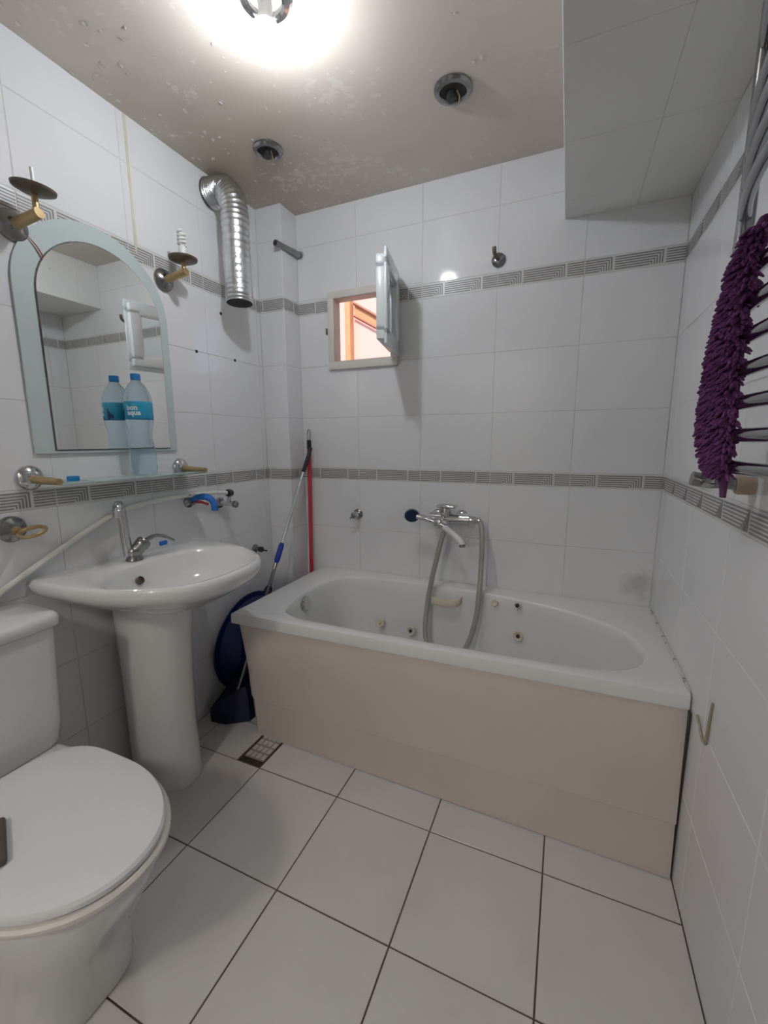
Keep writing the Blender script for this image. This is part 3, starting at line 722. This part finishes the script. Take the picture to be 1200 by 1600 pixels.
# ------------------------------------------------------------------ bathtub
ZR = .552
def yfront(x): return -.700+(.700-.655)*(x-.24)/(W-.24)
def bathtub():
    t = thing('bathtub', 'white acrylic whirlpool bathtub along the back wall with a front apron', 'bathtub', (1.0,-.34,0))
    c = (1.03,-.345); n = 120
    outer_poly = [(.246,-.004),(W-.004,-.004),(W-.004,yfront(W)),(.246,yfront(.246))]
    def rounded(poly, off):
        return [(min(max(x, .246+off), W-.004-off), y) for x, y in poly]
    inn = [(.385,-.36),(.397,-.22),(.45,-.125),(.55,-.088),(.75,-.083),(.96,-.083),(1.20,-.098),(1.42,-.15),(1.56,-.212),(1.655,-.297),(1.692,-.40),(1.685,-.49),(1.63,-.565),(1.52,-.605),(1.3,-.621),(1.1,-.628),(.92,-.634),(.6,-.640),(.49,-.630),(.42,-.585),(.39,-.48)]
    I = [(p.x,p.y) for p in spline([(x,y,0) for x,y in inn], 5, True)]
    def outer(off, z):
        P = [(.246+off,-.004),(W-.004,-.004),(W-.004,yfront(W)+off),(.246+off,yfront(.246)+off)]
        r = ring_of(P, c, z, n)
        # keep the corners of the rectangle: snap nearest samples
        for (px, py) in P:
            k = min(range(n), key=lambda i: (r[i][0]-px)**2+(r[i][1]-py)**2); r[k] = (px, py, z)
        return r
    def inner(sx, sy, z, dx=0): 
        return [(c[0]+(x-c[0])*sx+dx, c[1]+(y-c[1])*sy, z) for x, y, _ in ring_of(I, c, z, n)]
    rings = [outer(.012, ZR-.046), outer(.0, ZR-.042), outer(.0, ZR-.008), outer(.003, ZR-.002), outer(.009, ZR), inner(1.012,1.02,ZR), inner(1.0,1.0,ZR-.003), inner(.992,.985,ZR-.012), inner(.985,.972,ZR-.04),
             inner(.96,.94,ZR-.15), inner(.92,.885,ZR-.28), inner(.88,.84,ZR-.355), inner(.80,.72,ZR-.39), inner(.55,.45,ZR-.40), inner(.1,.1,ZR-.402)]
    MB().loft(rings, False, True).build('tub_shell', 'acrylic', t, 45)
    # front apron, leaning slightly, with a crease low down and a rounded left end
    def sect(x, f):   # profile points (y, z) of the apron at x
        yt = yfront(x)+.007; yb = -.652-.026*(x-.25)/(W-.25)
        return [(yt, ZR-.044), (yt-.004, ZR-.056), (yt+(yb-yt)*.50, .31), (yt+(yb-yt)*.70-.003, .174), (yt+(yb-yt)*.70+.005, .166), (yb, .002)]
    cols = []
    xs = [.249,.262,.29,.36]+[.36+(W-.006-.36)*k/20 for k in range(1,21)]
    for i, x in enumerate(xs):
        back = (.060, .022, .005, 0)[i] if i < 4 else 0
        col = [(x+(.026*(1-z/.55) if i < 4 else .0)*(1-i/4), y+back, z) for y, z in sect(x, 0)]
        cols.append(col)
    m = MB(); k = len(cols[0])
    vs = [p for col in cols for p in col]; fs = []
    for i in range(len(cols)-1):
        for j in range(k-1): fs.append((i*k+j, (i+1)*k+j, (i+1)*k+j+1, i*k+j+1))
    # thickness: back sheet
    o = len(vs); vs += [(x, y+.012, z) for x, y, z in vs[:o]]
    fs += [tuple(reversed([q+o for q in f])) for f in fs[:]]
    for i in range(len(cols)-1):
        for j in (0, k-1): fs.append((i*k+j, (i+1)*k+j, o+(i+1)*k+j, o+i*k+j))
    for i in (0, len(cols)-1):
        for j in range(k-1): fs.append((i*k+j, i*k+j+1, o+i*k+j+1, o+i*k+j))
    m.add(vs, fs).build('apron', 'apron', t, 30)
    MB().box(.285, .30, -.62, -.02, .06, ZR-.06).build('end_support', 'apron', t)
    # inner fittings
    MB().lathe([(.033,0),(.033,.006),(.028,.011),(.001,.013)], (.398,-.405,ZR-.047), (1,0,.16), 28).build('overflow_cover', 'chrome', t)
    def jet(x, y, z, r, m2, name='jet'):
        j = MB().lathe([(r,-.006),(r,.006),(r*.86,.009),(r*.5,.005),(.001,.004)], (x,y,z), (0,-1,.18), 24).build(name, m2, t)
        return j
    for x, y, z in ((.800,-.136,.332),(1.283,-.134,.396),(.64,-.133,.345)):
        j = jet(x, y, z, .022, 'cream_plastic')
        MB().lathe([(.0075,0),(.0075,.008),(.004,.011),(.001,.011)], (x,y-.004,z+.001), (0,-1,.18), 14).build('nozzle', 'duct_dark' if x > .7 else 'cream_plastic', j)
    jet(1.178, -.108, .518, .014, 'cream_plastic', 'air_button')
    j = jet(1.274, -.128, .530, .014, 'white_plastic', 'control_knob')
    MB().lathe([(.008,0),(.008,.010),(.001,.012)], (1.274,-.132,.531), (0,-1,.18), 14).build('knob_centre', 'black_plastic', j)
    hp = spline([(.862,-.088,.506),(.872,-.112,.502),(.905,-.130,.495),(.955,-.133,.492),(1.000,-.128,.494),(1.022,-.112,.500),(1.03,-.09,.506)],5)
    hm = MB(); rings = []
    for p in hp: rings.append([(p.x, p.y-.006, p.z+.016), (p.x, p.y+.008, p.z+.016), (p.x, p.y+.008, p.z-.012), (p.x, p.y-.003, p.z-.016), (p.x,p.y-.009,p.z-.004)])
    hm.loft(rings).build('grab_handle', 'cream_plastic', t, 40)
    MB().lathe([(.026,0),(.026,.003),(.001,.004)], (.60,-.36,ZR-.399), (0,0,1), 24).build('drain', 'chrome', t)
    # sealant along the right wall and a dark strip painted as shade in the apron gap
    MB().tube([(W-.003,-.02,ZR+.002),(W-.003,yfront(W)+.02,ZR+.002)], .005, 8).build('sealant', 'caulk', t)
    MB().box(W-.006, W-.001, -.668, -.652, .002, ZR-.045).build('gap_shade', 'dark_gap', t)
bathtub()

# ------------------------------------------------------------------ bath mixer on the back wall
def bath_mixer():
    t = thing('bath_mixer', 'chrome bath mixer with spout and hand shower on the back wall', 'tap', (.95,0,.86))
    for x in (.885, 1.0):
        MB().lathe([(.030,0),(.030,.004),(.024,.012),(.015,.016),(.014,.040)], (x,0,.872), (0,-1,0), 24).build('wall_flange', 'chrome', t)
    MB().tube([(.862,-.05,.868),(1.045,-.05,.868)], .025, 20).build('body', 'chrome', t)
    MB().lathe([(.024,0),(.025,.02),(.025,.038),(.020,.046),(.001,.047)], (.935,-.052,.880), (0,-.25,1), 22).build('cartridge', 'chrome', t)
    MB().box(.905, .99, -.105, -.05, .922, .936, .006, 3).build('lever', 'chrome', t)
    MB().tube(spline([(.928,-.055,.858),(.936,-.085,.842),(.960,-.12,.832),(1.005,-.165,.818),(1.040,-.195,.800),(1.047,-.200,.788)],5), [.0135]*10+[.0125]*16, 14).build('spout', 'white_plastic', t)
    MB().tube([(1.047,-.200,.790),(1.048,-.201,.778)], .0125, 14).build('aerator', 'dark_chrome', t)
    MB().lathe([(.017,0),(.017,.03),(.014,.035),(.013,.05)], (1.04,-.05,.868), (1,-.05,.0), 18).build('diverter', 'chrome', t)
    # hand shower lying in the cradle
    hs = MB().tube(spline([(.955,-.105,.838),(.90,-.103,.858),(.85,-.104,.872),(.815,-.108,.880)],5), [.011]*6+[.012]*5+[.014]*5, 14).build('hand_shower', 'chrome', t)
    MB().lathe([(.010,-.02),(.030,-.010),(.036,.0),(.036,.006),(.001,.007)], (.793,-.112,.884), (.30,-.85,-.42), 26).build('shower_head', 'chrome', hs)
    MB().lathe([(.0335,.006),(.0325,.010),(.001,.0115)], (.793,-.112,.884), (.30,-.85,-.42), 26).build('shower_face', 'shower_blue', hs)
    MB().box(.895, .93, -.115, -.055, .842, .868, .005).build('cradle', 'chrome', t)
    MB().tube(spline([(1.085,-.052,.868),(1.10,-.06,.845),(1.108,-.08,.78),(1.112,-.10,.68),(1.112,-.13,.56),(1.104,-.155,.44),(1.075,-.19,.33),(1.02,-.22,.262),(.96,-.225,.252),(.915,-.21,.285),(.885,-.18,.36),(.880,-.145,.46),(.893,-.125,.58),(.915,-.11,.70),(.935,-.105,.79),(.953,-.105,.838)],6), .0112, 12).build('shower_hose', 'hose_grey', t)
bath_mixer()
t = thing('shutoff_tap', 'round chrome shut-off knob on the back wall left of the bath mixer', 'knob', (.462,0,.85))
MB().lathe([(.026,0),(.026,.005),(.020,.011),(.012,.014),(.012,.03)], (.462,0,.85), (0,-1,0), 24).build('wall_rosette', 'dark_chrome', t)
MB().lathe([(.014,.028),(.018,.032),(.018,.050),(.013,.056),(.001,.057)], (.462,0,.85), (0,-1,0), 18).build('knob', 'chrome', t)
MB().tube([(.462,-.045,.85),(.440,-.052,.834)], .005, 8).build('lever', 'dark_chrome', t)
t = thing('wall_hook', 'round bronze wall hook high on the back wall under the upper border', 'hook', (1.122,0,1.945))
MB().lathe([(.028,0),(.028,.006),(.022,.014),(.012,.018)], (1.122,0,1.945), (0,-1,0), 24).build('wall_rosette', 'dark_chrome', t)
MB().tube(spline([(1.122,-.012,1.945),(1.118,-.04,1.945),(1.114,-.055,1.955),(1.112,-.058,1.975)],4), .008, 12).build('hook_arm', 'old_bronze', t)

# ------------------------------------------------------------------ corner behind the bath
t = thing('mop', 'mop with a silver telescopic handle and navy head leaning behind the bath', 'mop', (.13,-.58,0))
A, B = Vector((.152,-.520,.25)), Vector((.210,-.035,1.185))
def along(f): return A+(B-A)*f
MB().tube([along(-.22), along(.46)], .0085, 12).build('lower_pole', 'dark_chrome', t)
MB().tube([along(.42), along(.435), along(.50), along(.515)], [.009,.0135,.0135,.010], 14).build('twist_joint', 'joint_blue', t)
MB().tube([along(.50), along(.89)], .0075, 12).build('upper_pole', 'aluminium', t)
MB().tube([along(.87), along(.88), along(1.0)], [.0085,.0105,.0095], 12).build('grip', 'black_plastic', t)
m = MB(); m.loft([[(.060,-.668,.003),(.130,-.660,.003),(.215,-.600,.003),(.215,-.50,.003),(.10,-.47,.003),(.055,-.56,.003)],
    [(.058,-.668,.06),(.125,-.650,.075),(.205,-.590,.10),(.205,-.51,.11),(.10,-.48,.11),(.055,-.57,.09)],
    [(.070,-.655,.085),(.120,-.630,.115),(.185,-.580,.150),(.185,-.53,.155),(.11,-.50,.15),(.065,-.57,.115)]])
m.build('mop_head', 'deep_navy', t, 30)
t = thing('red_stick', 'red broom handle with a wire hanging loop standing behind the bath', 'broom handle', (.19,-.03,0))
MB().tube([(.185,-.036,.002),(.188,-.034,.5),(.197,-.030,1.185)], .0105, 14).build('pole', 'red_handle', t)
MB().tube([(.197,-.030,1.18),(.1975,-.030,1.225)], .0115, 12).build('end_cap', 'black_plastic', t)
MB().tube(spline([(.194,-.03,1.22),(.189,-.03,1.245),(.192,-.03,1.272),(.199,-.03,1.278),(.205,-.03,1.268),(.206,-.03,1.245),(.201,-.03,1.22)],4), .0022, 8).build('hanging_loop', 'dark_chrome', t)
# round plastic wash bowl standing on its edge between bath and wall
t = thing('plastic_wash_bowl', 'navy blue round plastic bowl standing on edge between bath and left wall', 'plastic bowl', (.08,-.36,.0))
ax = Vector((-1,0,.06)).normalized()
cb = Vector((.040,-.362,.250))
MB().lathe([(.001,-.088),(.15,-.088),(.17,-.075),(.215,.0),(.238,.004),(.238,.010),(.225,.010),(.210,.004),(.165,-.068),(.001,-.080)], cb, ax, 44).build('shell', 'navy_plastic', t, 40)
MB().torus(cb+Vector((.005,.135,.205)), ax, .026, .005, 20, 8).build('handle', 'deep_navy', t)

# floor drain
t = thing('floor_drain', 'small square floor drain grate set into the floor at the foot of the bath', 'drain', (.37,-.69,0))
MB().box(.326, .428, -.793, -.604, -.0030, -.0018).build('drain_bed', 'dark_gap', t)
MB().box(.334, .424, -.768, -.628, -.0022, .0008, .0008, 1).build('grate', 'grate', t)
for i in range(4):
    for j in range(4):
        x, y = .345+i*.0227, -.750+j*.0345
        MB().box(x-.0085, x+.0085, y-.0125, y+.0125, .0004, .0026, .0006, 1).build('grate_stud', 'grate_stud', t)

# ------------------------------------------------------------------ towel radiator with purple cloth
def radiator():
    t = thing('towel_radiator', 'chrome ladder towel radiator on the right wall', 'radiator', (W-.08,-1.12,1.13))
    xr = W-.080; y0, y1 = -.905, -1.385
    for y in (y0, y1):
        MB().tube([(xr,y,1.135),(xr,y,2.0)], .0135, 18).build('upright', 'rail_chrome', t)
    for z in [1.178+.0455*k for k in range(7)]+[1.600+.0455*k for k in range(4)]+[1.86+.0455*k for k in range(3)]:
        pts = spline([(xr,y0,z),(xr-.018,y0-.06,z),(xr-.034,y0-.15,z),(xr-.040,(y0+y1)/2,z),(xr-.034,y1+.15,z),(xr-.018,y1+.06,z),(xr,y1,z)],4)
        MB().tube(pts, .0098, 14).build('rung', 'rail_chrome', t)
    for y, z in ((y0,1.95),(y1,1.95),(y1,1.2)):
        MB().tube([(xr,y,z),(W-.001,y,z)], .009, 12).build('wall_bracket', 'chrome', t)
    v = MB().tube([(xr,y0,1.142),(xr,-.872,1.132),(xr,-.855,1.132)], .011, 14).build('valve_elbow', 'dark_chrome', t)
    MB().tube([(W-.03,-.853,1.130),(W-.058,-.853,1.132),(W-.070,-.853,1.133),(1.668,-.853,1.139)], [.0125,.0125,.0145,.0145], 18).build('valve_body', 'dark_chrome', t)
    MB().lathe([(.020,0),(.021,.004),(.021,.024),(.018,.030)], (W,-.853,1.129), (-1,0,0), 20).build('valve_collar', 'beige_cap', t)
radiator()
def cloth():
    t = thing('chenille_cloth', 'purple chenille mop cloth hanging on the towel radiator', 'cloth', (W-.128,-1.11,1.13))
    x = W-.128
    prof = [(1.498,-1.168,.010,.007),(1.485,-1.150,.020,.010),(1.455,-1.122,.028,.012),(1.40,-1.098,.034,.013),(1.345,-1.086,.042,.015),(1.29,-1.082,.046,.016),(1.235,-1.086,.046,.016),(1.20,-1.096,.038,.014),(1.175,-1.118,.020,.010),(1.152,-1.136,.007,.005),(1.133,-1.140,.005,.004)]
    rings = []; N = 22
    for z, y, hy, hx in prof:
        rings.append([(x+hx*math.cos(2*math.pi*k/N), y+hy*math.sin(2*math.pi*k/N), z) for k in range(N)])
    MB().loft(rings).build('backing', 'purple', t, 60)
    m = MB(); rnd = random.Random(3)
    for i in range(1500):
        f = rnd.random(); zz = 1.490-f*(1.490-1.168)
        for (a, b) in zip(prof, prof[1:]):
            if b[0] <= zz <= a[0]:
                g_ = (a[0]-zz)/(a[0]-b[0]); y = a[1]+(b[1]-a[1])*g_; hy = a[2]+(b[2]-a[2])*g_; hx = a[3]+(b[3]-a[3])*g_; break
        an = rnd.uniform(math.pi*.42, math.pi*1.58)
        p = Vector((x+hx*math.cos(an), y+hy*math.sin(an), zz))
        nrm = Vector((math.cos(an)/hx, math.sin(an)/hy, 0)).normalized()
        d = (nrm*.6+Vector((rnd.uniform(-.3,.3), rnd.uniform(-.3,.3), -.75))).normalized()
        L = rnd.uniform(.008, .014); r = rnd.uniform(.0021, .0030)
        m.tube([p-nrm*.002, p+nrm*.004+d*L*.5, p+nrm*.005+d*L], [r, r*1.1, r*.55], 5)
    o = m.build('tufts', 'purple_tuft', t, 60); o['kind'] = 'stuff'
cloth()
# small bent metal strip on the right wall by the bath corner
tag(MB().tube([(W-.002,-.803,.622),(W-.0035,-.799,.565),(W-.004,-.796,.512),(W-.004,-.775,.507),(W-.004,-.745,.525),(W-.004,-.715,.535)], .0032, 6).build('metal_strip', 'dull_strip'),
    'thin bent brownish strip fixed to the right wall by the bath corner', 'metal strip')
